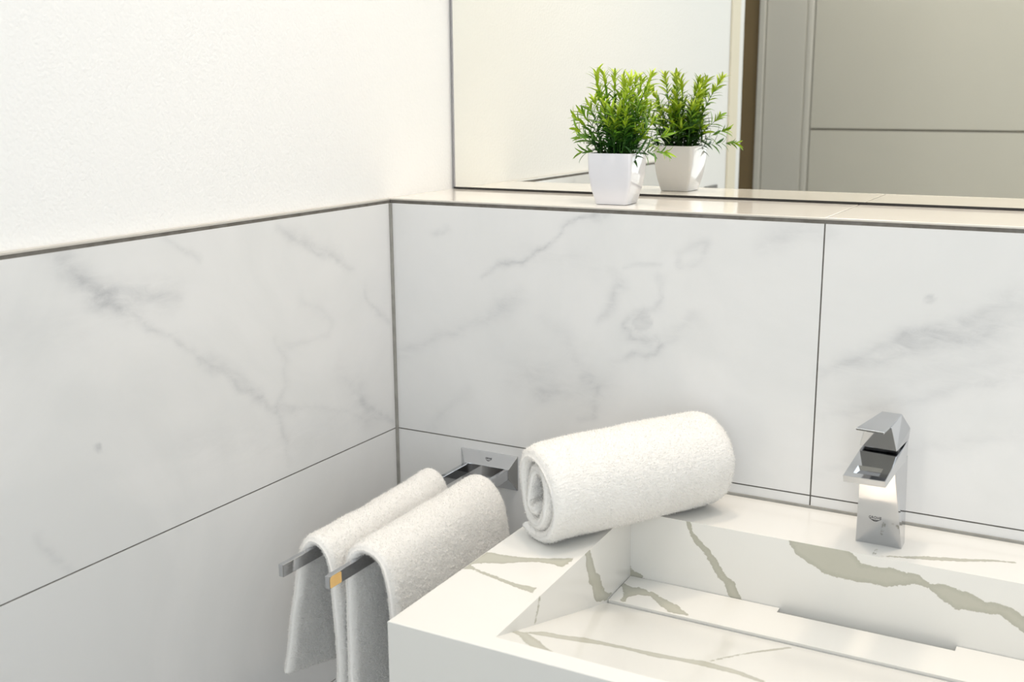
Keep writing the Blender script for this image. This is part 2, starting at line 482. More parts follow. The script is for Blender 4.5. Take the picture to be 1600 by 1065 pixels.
# marble drawing: outlines (x, y) etc. on each face of the stone and of the tiles, in metres
VEINS = {"rim": [[[0.3233, -0.2968], [0.3454, -0.2953], [0.3654, -0.2913], [0.3877, -0.2829], [0.4146, -0.2673], [0.4154, -0.2811], [0.4139, -0.2923], [0.4012, -0.2905], [0.3838, -0.2939], [0.3709, -0.3014], [0.3557, -0.3136], [0.3362, -0.3223], [0.3275, -0.3305], [0.3268, -0.3355], [0.3426, -0.3414], [0.3647, -0.3463], [0.3892, -0.3522], [0.414, -0.3512], [0.4156, -0.3629], [0.4002, -0.3596], [0.3786, -0.3542], [0.3567, -0.349], [0.3334, -0.3423], [0.3224, -0.3465], [0.3228, -0.333]], [[0.7043, -0.1059], [0.7253, -0.0964], [0.7439, -0.0858], [0.7631, -0.0786], [0.7824, -0.073], [0.8106, -0.0603], [0.8317, -0.056], [0.8319, -0.0583], [0.811, -0.0636], [0.7832, -0.0791], [0.7643, -0.0868], [0.7452, -0.0941], [0.7258, -0.0997]], [[0.6948, -0.1055], [0.6945, -0.0922], [0.6958, -0.0903], [0.6964, -0.1059]]], "side_wall": [[[-0.2539, 0.8932], [-0.24, 0.8902], [-0.2341, 0.8762], [-0.2191, 0.8489], [-0.2096, 0.844], [-0.2008, 0.8268], [-0.1883, 0.8117], [-0.1694, 0.8041], [-0.1868, 0.8036], [-0.2182, 0.8147], [-0.2243, 0.8246], [-0.2304, 0.8392], [-0.2391, 0.8464], [-0.2392, 0.8523], [-0.2468, 0.8672], [-0.2482, 0.8794]], [[-0.3635, 0.8932], [-0.3611, 0.8918], [-0.3696, 0.8697], [-0.3742, 0.86], [-0.377, 0.8612], [-0.3719, 0.8707]]], "back_wall": [[[0.4843, 0.8876], [0.4882, 0.8868], [0.4934, 0.8719], [0.5046, 0.8614], [0.5117, 0.8557], [0.5221, 0.8444], [0.5319, 0.829], [0.5444, 0.8198], [0.5551, 0.7991], [0.5422, 0.7986], [0.5365, 0.8077], [0.5338, 0.8175], [0.5252, 0.8228], [0.5162, 0.8384], [0.5073, 0.8508], [0.4968, 0.8599], [0.4903, 0.8681], [0.4869, 0.877]], [[0.4147, 0.8139], [0.4198, 0.8083], [0.4273, 0.8066], [0.4307, 0.804], [0.4382, 0.8007], [0.415, 0.8006]], [[0.6038, 0.8862], [0.6346, 0.8899], [0.665, 0.8869], [0.6782, 0.8791], [0.6839, 0.8722], [0.6891, 0.8733], [0.6996, 0.872], [0.716, 0.8743], [0.7284, 0.8724], [0.7425, 0.8731], [0.751, 0.867], [0.7592, 0.8643], [0.7679, 0.8673], [0.7847, 0.8643], [0.7965, 0.8625], [0.8095, 0.8565], [0.818, 0.8573], [0.8331, 0.8564], [0.8468, 0.8486], [0.878, 0.8276], [0.8796, 0.8104], [0.8482, 0.8323], [0.8364, 0.8395], [0.8245, 0.8473], [0.8151, 0.8451], [0.7979, 0.8449], [0.7824, 0.8435], [0.7722, 0.848], [0.7639, 0.854], [0.7576, 0.8583], [0.7493, 0.8621], [0.7392, 0.8633], [0.7293, 0.8589], [0.7112, 0.8526], [0.6924, 0.8531], [0.6756, 0.8518], [0.6605, 0.8532], [0.6452, 0.8535], [0.6361, 0.8598], [0.6226, 0.8653], [0.6135, 0.8706], [0.6091, 0.8768]]], "drain_cover": [[[0.4166, -0.1332], [0.4224, -0.1369], [0.4276, -0.1392], [0.4321, -0.1401], [0.4374, -0.1364], [0.4475, -0.1393], [0.4536, -0.1426], [0.4559, -0.1398], [0.463, -0.1441], [0.4679, -0.148], [0.4776, -0.1523], [0.4887, -0.1574], [0.4945, -0.159], [0.5012, -0.1662], [0.5128, -0.1751], [0.5137, -0.1776], [0.5091, -0.1771], [0.502, -0.1787], [0.4918, -0.1789], [0.4861, -0.1743], [0.4791, -0.1696], [0.4735, -0.164], [0.4645, -0.1562], [0.4577, -0.151], [0.4497, -0.1529], [0.4436, -0.1545], [0.4395, -0.1608], [0.4353, -0.167], [0.4365, -0.1728], [0.4379, -0.1792], [0.4331, -0.1797], [0.4321, -0.1752], [0.432, -0.1688], [0.4286, -0.1577], [0.4246, -0.1532], [0.4223, -0.1462], [0.4171, -0.1423]]], "basin_floor": [[[0.4348, -0.4193], [0.4454, -0.3944], [0.465, -0.3904], [0.4807, -0.3786], [0.5007, -0.3763], [0.5302, -0.3728], [0.5582, -0.3671], [0.5764, -0.3626], [0.5925, -0.3527], [0.6247, -0.3569], [0.6552, -0.3721], [0.6578, -0.3815], [0.6294, -0.372], [0.5996, -0.3734], [0.5772, -0.3756], [0.5552, -0.385], [0.5247, -0.384], [0.5043, -0.389], [0.4859, -0.3987], [0.4687, -0.4064], [0.4433, -0.415]], [[0.4284, -0.4272], [0.4278, -0.4183], [0.4413, -0.4184], [0.4513, -0.428], [0.46, -0.4338], [0.4741, -0.4496], [0.4966, -0.4661], [0.5003, -0.4696], [0.4778, -0.4704], [0.4599, -0.4558], [0.4409, -0.4342]], [[0.5959, -0.3452], [0.6089, -0.2793], [0.6217, -0.2311], [0.6333, -0.1959], [0.6361, -0.1987], [0.6238, -0.2388], [0.6099, -0.2828], [0.5967, -0.3476]]], "tile_left": [[[[-0.5602, 1.2262], [-0.533, 1.2026], [-0.5039, 1.1809], [-0.4679, 1.168], [-0.409, 1.1593]], 0.016, 0.55],
 [[[-0.5472, 1.2109], [-0.5048, 1.1725], [-0.474, 1.1507]], 0.014, 0.45],
 [[[-0.5046, 1.1745], [-0.474, 1.1507], [-0.4155, 1.112], [-0.3703, 1.0772], [-0.3216, 1.0397], [-0.2741, 1.006]], 0.007, 0.45],
 [[[-0.3601, 1.0788], [-0.3103, 1.0449], [-0.2901, 1.0204]], 0.009, 0.3],
 [[[-0.4182, 1.2246], [-0.3878, 1.2036], [-0.3674, 1.1946]], 0.004, 0.4],
 [[[-0.2333, 1.2102], [-0.182, 1.1861], [-0.1381, 1.1684], [-0.0947, 1.1448]], 0.007, 0.42],
 [[[-0.2115, 1.2015], [-0.1565, 1.1872], [-0.1182, 1.1658]], 0.01, 0.25],
 [[[-0.251, 1.076], [-0.235, 1.0524], [-0.2315, 1.0187], [-0.2553, 0.9915], [-0.2431, 0.9466], [-0.2367, 0.9193]], 0.006, 0.3],
 [[[-0.2904, 1.0164], [-0.2575, 0.9937], [-0.2219, 0.983]], 0.009, 0.3],
 [[[-0.0652, 1.1134], [-0.0447, 1.0851], [-0.0173, 1.0575]], 0.006, 0.4],
 [[[-0.0803, 0.958], [-0.0457, 0.9335], [-0.0046, 0.9065]], 0.006, 0.45],
 [[[-0.1993, 1.1194], [-0.1372, 1.0836], [-0.1515, 1.0691], [-0.2399, 1.0657]], 0.008, 0.2],
 [[[-0.1214, 1.0108], [-0.0814, 0.9656], [-0.061, 0.9327]], 0.02, 0.25],
 [[[-0.2685, 1.003], [-0.1452, 0.9635], [-0.0156, 0.9114]], 0.004, 0.2],
 [[[-0.6067, 0.9511], [-0.589, 0.9229], [-0.5757, 0.904]], 0.006, 0.35],
 [[[-0.6226, 1.1705], [-0.5833, 1.151], [-0.523, 1.1527]], 0.04, 0.12],
 [[[-0.3991, 0.9829], [-0.2372, 0.9449], [-0.0897, 0.9493]], 0.04, 0.15],
 [[[-0.5269, 1.0211], [-0.5262, 1.0202]], 0.0045, 0.5]], "tile_back": [[[[0.1441, 1.1307], [0.1706, 1.1452], [0.1965, 1.1534], [0.2219, 1.1644], [0.2385, 1.1746], [0.2631, 1.1944], [0.2751, 1.2077], [0.3029, 1.2179], [0.3281, 1.2233]], 0.0035, 0.6],
 [[[0.2711, 1.2056], [0.3029, 1.2187], [0.3185, 1.2215]], 0.008, 0.35],
 [[[0.0685, 1.1871], [0.0893, 1.1935]], 0.005, 0.45],
 [[[0.3541, 1.1602], [0.3692, 1.1641], [0.4048, 1.1636]], 0.003, 0.45],
 [[[0.4248, 1.1719], [0.4286, 1.1652]], 0.004, 0.4],
 [[[0.3487, 1.1365], [0.3354, 1.1156], [0.3277, 1.104], [0.3258, 1.0946]], 0.008, 0.5],
 [[[0.3349, 1.1517], [0.3467, 1.1382]], 0.006, 0.25],
 [[[0.4052, 1.1461], [0.4057, 1.1249], [0.4005, 1.1085], [0.3856, 1.1054], [0.3628, 1.0961], [0.3553, 1.0845], [0.3633, 1.0707], [0.3825, 1.0689], [0.4014, 1.0716], [0.406, 1.0659], [0.398, 1.056], [0.3752, 1.0499], [0.3599, 1.0439]], 0.0055, 0.5],
 [[[0.3745, 1.0899], [0.3819, 1.0979], [0.3859, 1.091], [0.3764, 1.0865]], 0.008, 0.35],
 [[[0.3633, 1.0707], [0.3844, 1.0691]], 0.01, 0.3],
 [[[0.3007, 1.0098], [0.317, 0.9985], [0.3151, 0.9792], [0.3133, 0.9656]], 0.007, 0.4],
 [[[0.232, 0.9802], [0.2553, 0.987]], 0.01, 0.35],
 [[[0.2888, 0.9506], [0.3132, 0.9667]], 0.004, 0.35],
 [[[0.2384, 0.9771], [0.2803, 0.9863], [0.3368, 1.0084]], 0.016, 0.25],
 [[[0.001, 1.0036], [0.0694, 1.0415], [0.1387, 1.068], [0.1961, 1.1041]], 0.012, 0.28],
 [[[0.1477, 1.0728], [0.17, 1.0942], [0.2047, 1.1086]], 0.012, 0.25],
 [[[0.2135, 1.1657], [0.2713, 1.1656], [0.3114, 1.1537]], 0.02, 0.16],
 [[[0.2385, 1.0811], [0.2717, 1.0653], [0.2964, 1.0302], [0.3047, 1.0084]], 0.012, 0.2],
 [[[0.4245, 1.1823], [0.4423, 1.192], [0.4617, 1.1948], [0.4552, 1.1773], [0.4394, 1.166]], 0.007, 0.35],
 [[[0.4124, 1.0827], [0.4486, 1.1004]], 0.009, 0.25],
 [[[0.3444, 1.0355], [0.398, 1.056], [0.445, 1.1]], 0.01, 0.2],
 [[[0.5289, 1.1953], [0.5611, 1.2168], [0.5899, 1.2231]], 0.015, 0.22],
 [[[0.0563, 0.908], [0.0952, 0.9466], [0.1234, 0.9665]], 0.01, 0.22],
 [[[0.1953, 0.9874], [0.2213, 1.0063], [0.2718, 1.0274]], 0.02, 0.16],
 [[[0.1781, 1.0249], [0.2384, 1.0005], [0.3214, 0.9647]], 0.03, 0.12],
 [[[0.605, 1.0547], [0.6323, 1.0648], [0.6531, 1.0812], [0.6974, 1.1056], [0.7276, 1.1137]], 0.009, 0.42],
 [[[0.6323, 1.0637], [0.6747, 1.0779], [0.7083, 1.0982], [0.7413, 1.1107], [0.7803, 1.1163]], 0.014, 0.34],
 [[[0.6944, 1.0986], [0.7276, 1.1148], [0.7659, 1.1346], [0.7907, 1.1474], [0.815, 1.1581]], 0.016, 0.36],
 [[[0.7152, 1.0971], [0.761, 1.1126], [0.8141, 1.1319]], 0.02, 0.28],
 [[[0.6077, 1.0041], [0.6679, 1.016], [0.7196, 1.0342], [0.7456, 1.0524], [0.7909, 1.0653], [0.8217, 1.0797]], 0.014, 0.26],
 [[[0.6555, 1.0414], [0.7107, 1.0632], [0.8202, 1.0973]], 0.02, 0.18],
 [[[0.6023, 0.927], [0.6607, 0.9565], [0.7135, 0.9724], [0.8275, 1.0119]], 0.012, 0.2],
 [[[0.7177, 1.1484], [0.7181, 1.1481]], 0.0055, 0.35],
 [[[0.6016, 1.2211], [0.5352, 1.2026]], 0.02, 0.2]]}

# ------------------------------------------------------------------ room shell
ZG = 0.900     # grout line between the tile rows
ZT = 1.226     # top of the tiling
ZL = 1.2318    # ledge surface
YM = 0.176     # mirror plane
TG = 0.0009    # half joint

fl = tag(box('floor', (-1.1, -2.3, -0.1), (1.8, 0.3, 0.0), 'floor'), kind='structure')
ce = tag(box('ceiling', (-1.1, -2.3, 2.5), (1.8, 0.3, 2.6), 'plaster'), kind='structure')
wr = tag(box('wall_right', (1.7, -2.3, 0), (1.8, 0.3, 2.5), 'plaster'), kind='structure')
wu = tag(box('wall_upper_back', (-0.12, YM + 0.008, 1.2), (1.7, 0.3, 2.5), 'plaster'), kind='structure')
wl = tag(box('wall_left', (-0.12, -1.25, 0), (-0.009, YM + 0.008, 2.5), 'plaster'), kind='structure')
wh = tag(box('wall_hall', (-1.1, -2.3, 0), (-1.0, 0.3, 2.5), 'plaster'), kind='structure')
wre = tag(box('wall_rear', (-1.0, -2.3, 0), (1.7, -2.0, 2.5), 'plaster'), kind='structure')
tag(box('wall_niche', (-0.75, -2.0, 0), (-0.187, -1.985, 2.5), 'brown'), kind='structure')

# tiled lower walls: a grout bed with each tile proud of it
wb = tag(box('wall_back', (-0.009, 0.0012, 0), (1.7, YM + 0.008, ZL - 0.006), 'grout'), kind='structure')
tb = VEINS['tile_back']
cols = [(0.0035, 0.5999 - TG), (0.5999 + TG, 1.1995), (1.2013, 1.69)]
rows = [(ZG + TG, ZT - 0.0008), (0.5799 + TG, ZG - TG), (0.26, 0.5799 - TG)]
for ri, (z0, z1) in enumerate(rows):
    for ci, (x0, x1) in enumerate(cols):
        st = 0.0035 if (ri == 0 and ci < 2) else 0.05
        slab('tile', [(x0, 0, z0), (x1, 0, z0), (x1, 0, z1), (x0, 0, z1)], (0, 0.0014, 0), st, 'tile', wb,
             [0, 2], tb if ri == 0 else [], 'soft')
bed = box('grout_bed', (-0.009, -0.72, 0), (-0.0012, 0.0, ZT - 0.0008), 'grout', wl)
tl = VEINS['tile_left']
for ri, (z0, z1) in enumerate(rows):
    st = 0.0035 if ri == 0 else 0.05
    slab('tile', [(0, -0.0035, z0), (0, -0.72, z0), (0, -0.72, z1), (0, -0.0035, z1)], (-0.0014, 0, 0), st, 'tile', wl,
         [1, 2], tl if ri == 0 else [], 'soft')
box('sealant_joint', (-0.001, -0.0034, 0.26), (0.0034, 0.001, ZT - 0.0006), 'sealant', wb, 0.0008)

# ledge in front of the mirror
lg = tag(box('wall_ledge', (-0.009, 0.0042, ZL - 0.006), (1.69, YM + 0.008, ZL - 0.0016), 'grout'), kind='structure')
for x0, x1 in ((-0.009, 0.5999 - TG), (0.5999 + TG, 1.1995), (1.2013, 1.69)):
    box('tile', (x0, 0.0045, ZL - 0.0016), (x1, YM + 0.008, ZL), 'ledge', lg, 0.0004, 1)

# metal edge profiles
t1 = tag(box('trim_1', (0.0, 0.0004, ZT + 0.0036), (1.69, 0.0028, ZL), 'edge_metal', None, 0.0004, 2), kind='structure')
box('joint', (0.0, 0.0009, ZT - 0.001), (1.69, 0.004, ZT + 0.0035), 'grout', t1)
t2 = tag(box('trim_2', (-0.0089, -0.72, ZT + 0.0030), (-0.0003, 0.0045, ZL - 0.0002), 'edge_metal', None, 0.0004, 2), kind='structure')
box('joint', (-0.0088, -0.72, ZT - 0.001), (-0.0008, 0.003, ZT + 0.0029), 'grout', t2)

# left wall ending towards the hall (seen in the mirror)
t3 = tag(box('trim_3', (-0.009, -1.205, 0), (-0.004, -1.14, 2.5), 'cream', None, 0.001), kind='structure')
sw = empty('wall_switch', (-0.009, -1.02, 1.11))
tag(sw, 'dark grey wall switch on the plaster, glimpsed low in the mirror', 'switch')
box('cover_plate', (0, -0.042, -0.042), (0.007, 0.042, 0.042), 'switch', sw, 0.002)
box('rocker', (0.006, -0.026, -0.028), (0.010, 0.026, 0.028), 'switch', sw, 0.001)

# door opposite the mirror with its frame, standing slightly open
dr = empty('door_1', (-0.012, -1.985, 0), math.radians(10))
tag(dr, kind='structure')
zs = [0.02, 0.62, 1.262, 1.90, 2.3]
box('door_core', (0.0, -0.030, 0.02), (0.84, -0.006, 2.3), 'groove', dr)
for a, b_ in zip(zs[:-1], zs[1:]):
    box('panel', (0.0, -0.010, a + 0.0035), (0.84, 0.0, b_ - 0.0035), 'door', dr, 0.0015)
fr = tag(empty('trim_4', (0, -2.0, 0)), kind='structure')
box('frame_board', (-0.166, 0.0, 0), (-0.040, 0.018, 2.4), 'frame', fr, 0.002)
box('frame_edge', (-0.188, 0.0, 0), (-0.168, 0.030, 2.4), 'frame', fr, 0.003)
box('frame_bead', (-0.042, 0.0, 0), (-0.014, 0.016, 2.4), 'frame', fr, 0.011, 5)

# mirror
mi = empty('wall_mirror', (-0.005, YM, 1.2346))
tag(mi, 'large frameless wall mirror above the tiled ledge', 'mirror')
box('mirror_glass', (0.0028, 0.0, 0.0005), (1.66, 0.005, 1.0), 'mirror', mi)
box('mirror_edge', (0.0, -0.0004, 0.0), (0.0027, 0.005, 1.0), 'mirror_edge', mi, 0.0003, 1)
box('mirror_gap_shade', (0.0, -0.0006, -0.0022), (1.66, 0.004, 0.0004), 'dark', mi)  # black strip, paints in the shade of the gap under the glass

# ------------------------------------------------------------------ washbasin
ZD, XL, XR, YF, YB = 0.8845, 0.3235, 1.26, -0.481, -0.0005
HL0, HL1 = (0.4295, -0.460), (0.4155, -0.110)      # left side of the hollow, front and back
HR = 1.16
ZC, YC = 0.802, -0.1825
wbn = empty('washbasin', ((XL + XR) / 2, (YF + YB) / 2, 0.735))
tag(wbn, 'white stone washbasin with grey-olive veins and a sloping trough', 'basin')
ORG = np.array(wbn.location)


def local(corners):
    return [tuple(np.array(p) - ORG) for p in corners]


def stone(name, quads, axes, key, step=0.0026, back=None):
    Vs, Fs, off = [], [], 0
    for q in quads:
        V, F, rim = patch(*q, step)
        Vs.append(V)
        Fs.append(F + off)
        off += len(V)
        if back is not None:
            B = V[rim] + np.array(back)
            n = len(rim)
            i0 = np.arange(n)
            i1 = (i0 + 1) % n
            base = off - len(V)
            Vs.append(B)
            Fs.append(np.stack([base + rim[i0], off + i0, off + i1, base + rim[i1]], -1))
            off += n
    V = np.concatenate(Vs)
    me = mesh_np(name, V - ORG, np.concatenate(Fs))
    val = poly_sdf(V[:, axes], VEINS[key]) if key else np.full(len(V), 0.2)
    add_vein_attr(me, val)
    return link(name, me, 'stone', wbn)


def xe(y):
    t = (y - HL0[1]) / (HL1[1] - HL0[1])
    return HL0[0] + t * (HL1[0] - HL0[0])


EB = 0.0012
stone('rim', [
    [(XL + EB, YF + EB, ZD), (xe(YF), YF + EB, ZD), (xe(YB), YB, ZD), (XL + EB, YB, ZD)],
    [(xe(YF), YF + EB, ZD), (HR, YF + EB, ZD), (HR, HL0[1], ZD), (HL0[0], HL0[1], ZD)],
    [(HL1[0], HL1[1], ZD), (HR, HL1[1], ZD), (HR, YB, ZD), (xe(YB), YB, ZD)],
    [(HR, YF + EB, ZD), (XR, YF + EB, ZD), (XR, YB, ZD), (HR, YB, ZD)]], [0, 1], 'rim')
ZRB = 0.7988   # lower end of the slope
stone('basin_floor', [[(HL0[0], HL0[1], ZD), (HR, HL0[1], ZD), (HR, -0.1845, ZRB), (xe(-0.1845), -0.1845, ZRB)]], [0, 1], 'basin_floor')
zch = 0.772
stone('side_wall', [[(HL0[0], HL0[1], ZD), (HL1[0], HL1[1], ZD), (HL1[0], HL1[1], zch), (xe(-0.19), -0.19, zch)]], [1, 2], 'side_wall')
stone('side_wall', [[(HR, HL0[1], ZD), (HR, -0.11, ZD), (HR, -0.11, zch), (HR, -0.19, zch)]], [1, 2], None, 0.05)
stone('back_wall', [[(HL1[0], -0.11, zch), (HR, -0.11, zch), (HR, -0.11, ZD), (HL1[0], -0.11, ZD)]], [0, 2], 'back_wall')
stone('channel', [[(0.40, -0.19, zch), (HR, -0.19, zch), (HR, -0.109, zch), (0.40, -0.109, zch)],
                  [(0.42, -0.1845, zch), (HR, -0.1845, zch), (HR, -0.1845, ZRB), (0.42, -0.1845, ZRB)]], [0, 1], None, 0.05)
# drain cover with its long water slot at the back
yb0, yb1 = -0.1108, -0.1222
x0, x1, x2, x3 = xe(-0.15) + 0.0010, 0.5985, 0.7862, HR - 0.001
dk = (0, 0, -0.012)
stone('drain_cover', [
    [(xe(YC) + 0.0008, YC, ZC), (x3, YC, ZC), (x3, yb1, ZC), (xe(yb1) + 0.0008, yb1, ZC)],
    [(xe(yb1) + 0.0008, yb1, ZC), (x1, yb1, ZC), (x1, yb0, ZC), (xe(yb0) + 0.0008, yb0, ZC)],
    [(x2, yb1, ZC), (x3, yb1, ZC), (x3, yb0, ZC), (x2, yb0, ZC)]], [0, 1], 'drain_cover', 0.002, dk)
# outer sides with a softly rounded upper edge
rings = []
for k in range(6):
    a = k / 5 * math.pi / 2
    g = EB * math.sin(a) - EB
    z = ZD - EB * (1 - math.cos(a))
    rings.append([(XL - g, YF - g, z), (XR + g, YF - g, z), (XR + g, YB, z), (XL - g, YB, z)])
rings.append([(XL, YF, 0.735), (XR, YF, 0.735), (XR, YB, 0.735), (XL, YB, 0.735)])
V = np.array(rings).reshape(-1, 3)
F = []
for k in range(len(rings) - 1):
    for j in range(4):
        F.append((k * 4 + j, k * 4 + (j + 1) % 4, (k + 1) * 4 + (j + 1) % 4, (k + 1) * 4 + j))
nb = (len(rings) - 1) * 4
F.append((nb, nb + 1, nb + 2, nb + 3))
me = mesh_np('apron', V - ORG, F)
add_vein_attr(me, np.full(len(V), 0.2))
link('apron', me, 'stone', wbn)
box('sealant_joint', (XL, -0.0018, ZD - 0.002), (1.26, 0.0012, ZD + 0.0034), 'sealant', wb, 0.0006)

# ------------------------------------------------------------------ lettering
def lettering(name, text, width, M4, material, parent, lines=True):
    cu = bpy.data.curves.new(name, 'FONT')
    cu.body = text
    cu.align_x = 'CENTER'
    cu.size = 1.0
    cu.space_character = 1.08
    cu.offset = 0.012
    tmp = bpy.data.objects.new(name, cu)
    COL.objects.link(tmp)
    dg = bpy.context.evaluated_depsgraph_get()
    me = bpy.data.meshes.new_from_object(tmp.evaluated_get(dg))
    bpy.data.objects.remove(tmp, do_unlink=True)
    bm = bmesh.new()
    bm.from_mesh(me)
    w = max(v.co.x for v in bm.verts) - min(v.co.x for v in bm.verts)
    s = width / w
    for v in bm.verts:
        v.co = Vector((v.co.x * s, v.co.y * s * 1.3, 0.00006))
    if lines:   # three shallow wave strokes below the word
        for k in range(3):
            wk = width * (0.86 - 0.22 * k) / 2
            prev = None
            for i in range(17):
                t = -1 + i / 8
                y = -width * (0.05 + 0.065 * k) - width * 0.085 * (1 - t * t)
                h = width * 0.016
                a = bm.verts.new((t * wk, y + h, 0.00006))
                b2 = bm.verts.new((t * wk, y - h, 0.00006))
                if prev:
                    bm.faces.new((prev[0], prev[1], b2, a))
                prev = (a, b2)
    bm.to_mesh(me)
    bm.free()
    o = link(name, me, material, parent)
    o.matrix_local = M4
    return o


def frame4(o, x, y):
    x, y = Vector(x).normalized(), Vector(y).normalized()
    z = x.cross(y)
    m4 = Matrix.Identity(4)
    for i in range(3):
        m4[i][0], m4[i][1], m4[i][2], m4[i][3] = x[i], y[i], z[i], o[i]
    return m4


# ------------------------------------------------------------------ faucet
FX = 0.6945
fa = empty('faucet', (FX, -0.066, ZD))
tag(fa, 'chrome cube-style mixer tap standing on the rear rim of the basin', 'tap')
fy = lambda y: y + 0.066
fz = lambda z: z - ZD
# column: leans out towards the spout, its front narrower than its back
cv = []
for (y, z, h) in ((-0.0575, 0.8845, 0.0245), (-0.0765, 0.8845, 0.0245), (-0.0800, 0.8945, 0.0237), (-0.1120, 0.9850, 0.0176), (-0.0575, 0.9850, 0.0212)):
    cv += [(-h, fy(y), fz(z)), (h, fy(y), fz(z))]
cf = [(0, 1, 3, 2), (2, 3, 5, 4), (4, 5, 7, 6), (6, 7, 9, 8), (8, 9, 1, 0), (0, 2, 4), (0, 4, 6, 8), (1, 5, 3), (1, 9, 7, 5)]
poly_mesh('column', cv, cf, 'chrome', fa, 0.0004)
# spout slab
ht = 0.0207
P = [(-0.0575, 0.9790, ht), (-0.112, 0.9845, ht), (-0.178, 0.9865, ht), (-0.1825, 0.9945, ht), (-0.0575, 1.0030, ht)]
verts, faces = [], []
n = len(P)
for sx in (-1, 1):
    for (y, z, h) in P:
        verts.append((sx * h, fy(y), fz(z)))
faces.append(list(range(n)))
faces.append(list(range(2 * n - 1, n - 1, -1)))
for i in range(n):
    if i == 3:
        continue           # the spout top gets its window below
    j = (i + 1) % n
    faces.append((i, j, n + j, n + i))
# spout top with a water window
yw0, yw1, xw0, xw1 = -0.1715, -0.1500, -0.0125, 0.0125
zt = lambda y: 0.9945 + (y + 0.1825) / 0.125 * 0.0085
o0 = [(-ht, fy(-0.1825), fz(zt(-0.1825))), (ht, fy(-0.1825), fz(zt(-0.1825))), (ht, fy(-0.0575), fz(zt(-0.0575))), (-ht, fy(-0.0575), fz(zt(-0.0575)))]
i0 = [(xw0, fy(yw0), fz(zt(yw0))), (xw1, fy(yw0), fz(zt(yw0))), (xw1, fy(yw1), fz(zt(yw1))), (xw0, fy(yw1), fz(zt(yw1)))]
i1 = [(x * 0.82, y + (0.0012 if k < 2 else -0.0012), z - 0.0050) for k, (x, y, z) in enumerate(i0)]
bi = len(verts)
verts += i0 + i1
A = [3, n + 3, n + 4, 4]
for k in range(4):
    k2 = (k + 1) % 4
    faces.append((A[k], A[k2], bi + k2, bi + k))
    faces.append((bi + k, bi + k2, bi + 4 + k2, bi + 4 + k))
faces.append((bi + 4, bi + 5, bi + 6, bi + 7))
body = poly_mesh('spout', verts, faces, 'chrome', fa)
bm = bmesh.new()
bm.from_mesh(body.data)
ed = [e for e in bm.edges if len(e.link_faces) == 2 and e.calc_face_angle(0) > 0.2 and
      not all(v.index >= bi for v in e.verts)]
bmesh.ops.bevel(bm, geom=ed, offset=0.0006, segments=2, affect='EDGES', profile=0.5)
bm.to_mesh(body.data)
bm.free()
box('outlet', (-0.0092, fy(-0.1690), fz(0.9897)), (0.0092, fy(-0.1535), fz(0.9910)), 'chrome', fa, 0.0004)
# dark joint ring under the lever
box('joint_ring', (-0.0175, fy(-0.099), fz(0.9980)), (0.0175, fy(-0.0605), fz(1.0032)), 'joint', fa, 0.0015)
# lever: pyramid-like block with a thin flat blade
lv = empty('lever', (0, fy(-0.0768), 0), -0.09)
lv.parent = fa
zb, zk = fz(1.0026), fz(1.0305)
blk_v = [(-0.0195, -0.026, zb), (0.0195, -0.026, zb), (0.0195, 0.0195, zb + 0.001), (-0.0195, 0.0195, zb + 0.001),
         (-0.0135, -0.030, zk - 0.0015), (0.0135, -0.030, zk - 0.0015), (0.0195, 0.0235, zb + 0.013), (-0.0195, 0.0235, zb + 0.013),
         (-0.0105, 0.0195, zk + 0.0002), (0.0105, 0.0195, zk + 0.0002)]
blk_f = [(0, 1, 2, 3), (0, 1, 5, 4), (1, 2, 6), (1, 6, 9, 5), (2, 3, 7, 6), (3, 0, 7), (0, 4, 8, 7), (6, 7, 8, 9), (4, 5, 9, 8)]
poly_mesh('lever_block', blk_v, blk_f, 'chrome', lv, 0.0004)
bl = [(-0.0147, -0.0613, zk + 0.0012), (0.0147, -0.0613, zk + 0.0012), (0.0107, 0.0200, zk + 0.0002), (-0.0107, 0.0200, zk + 0.0002)]
bl2 = [(x * 0.97, y, z - (0.0022 if k < 2 else 0.0040)) for k, (x, y, z) in enumerate(bl)]
poly_mesh('lever_blade', bl + bl2, [(0, 1, 2, 3), (7, 6, 5, 4), (0, 1, 5, 4), (1, 2, 6, 5), (2, 3, 7, 6), (3, 0, 4, 7)], 'chrome', lv, 0.0005)
up = Vector((0, -0.0320, 0.0905)).normalized()
lettering('logo', 'GROHE', 0.0132, frame4((-0.0030, fy(-0.0885) - 0.0001, fz(0.9185)), (1, 0, 0), up), 'ink', fa)

# ------------------------------------------------------------------ towel rack
rk = empty('towel_rack', (0.157, 0.0, 0.862))
tag(rk, 'chrome double-arm towel holder on the back wall beside the basin', 'towel rack')
rx = lambda x: x - 0.157
rz_ = lambda z: z - 0.862
bx0, bx1, bz0, bz1 = 0.1105, 0.2012, 0.8378, 0.8868
ix0, ix1, iz0, iz1, iy = 0.1222, 0.1932, 0.8555, 0.8700, -0.0125
pv = [(rx(x), y, rz_(z)) for x, y, z in [(bx0, 0, bz0), (bx1, 0, bz0), (bx1, 0, bz1), (bx0, 0, bz1),
                                         (bx0, -0.0015, bz0), (bx1, -0.0015, bz0), (bx1, -0.0015, bz1), (bx0, -0.0015, bz1),
                                         (ix0, iy, iz0), (ix1, iy, iz0), (ix1, iy, iz1), (ix0, iy, iz1)]]
pf = [(0, 1, 2, 3), (0, 1, 5, 4), (1, 2, 6, 5), (2, 3, 7, 6), (3, 0, 4, 7), (4, 5, 9, 8), (5, 6, 10, 9), (6, 7, 11, 10), (7, 4, 8, 11), (8, 9, 10, 11)]
poly_mesh('wall_plate', pv, pf, 'chrome', rk, 0.0004)
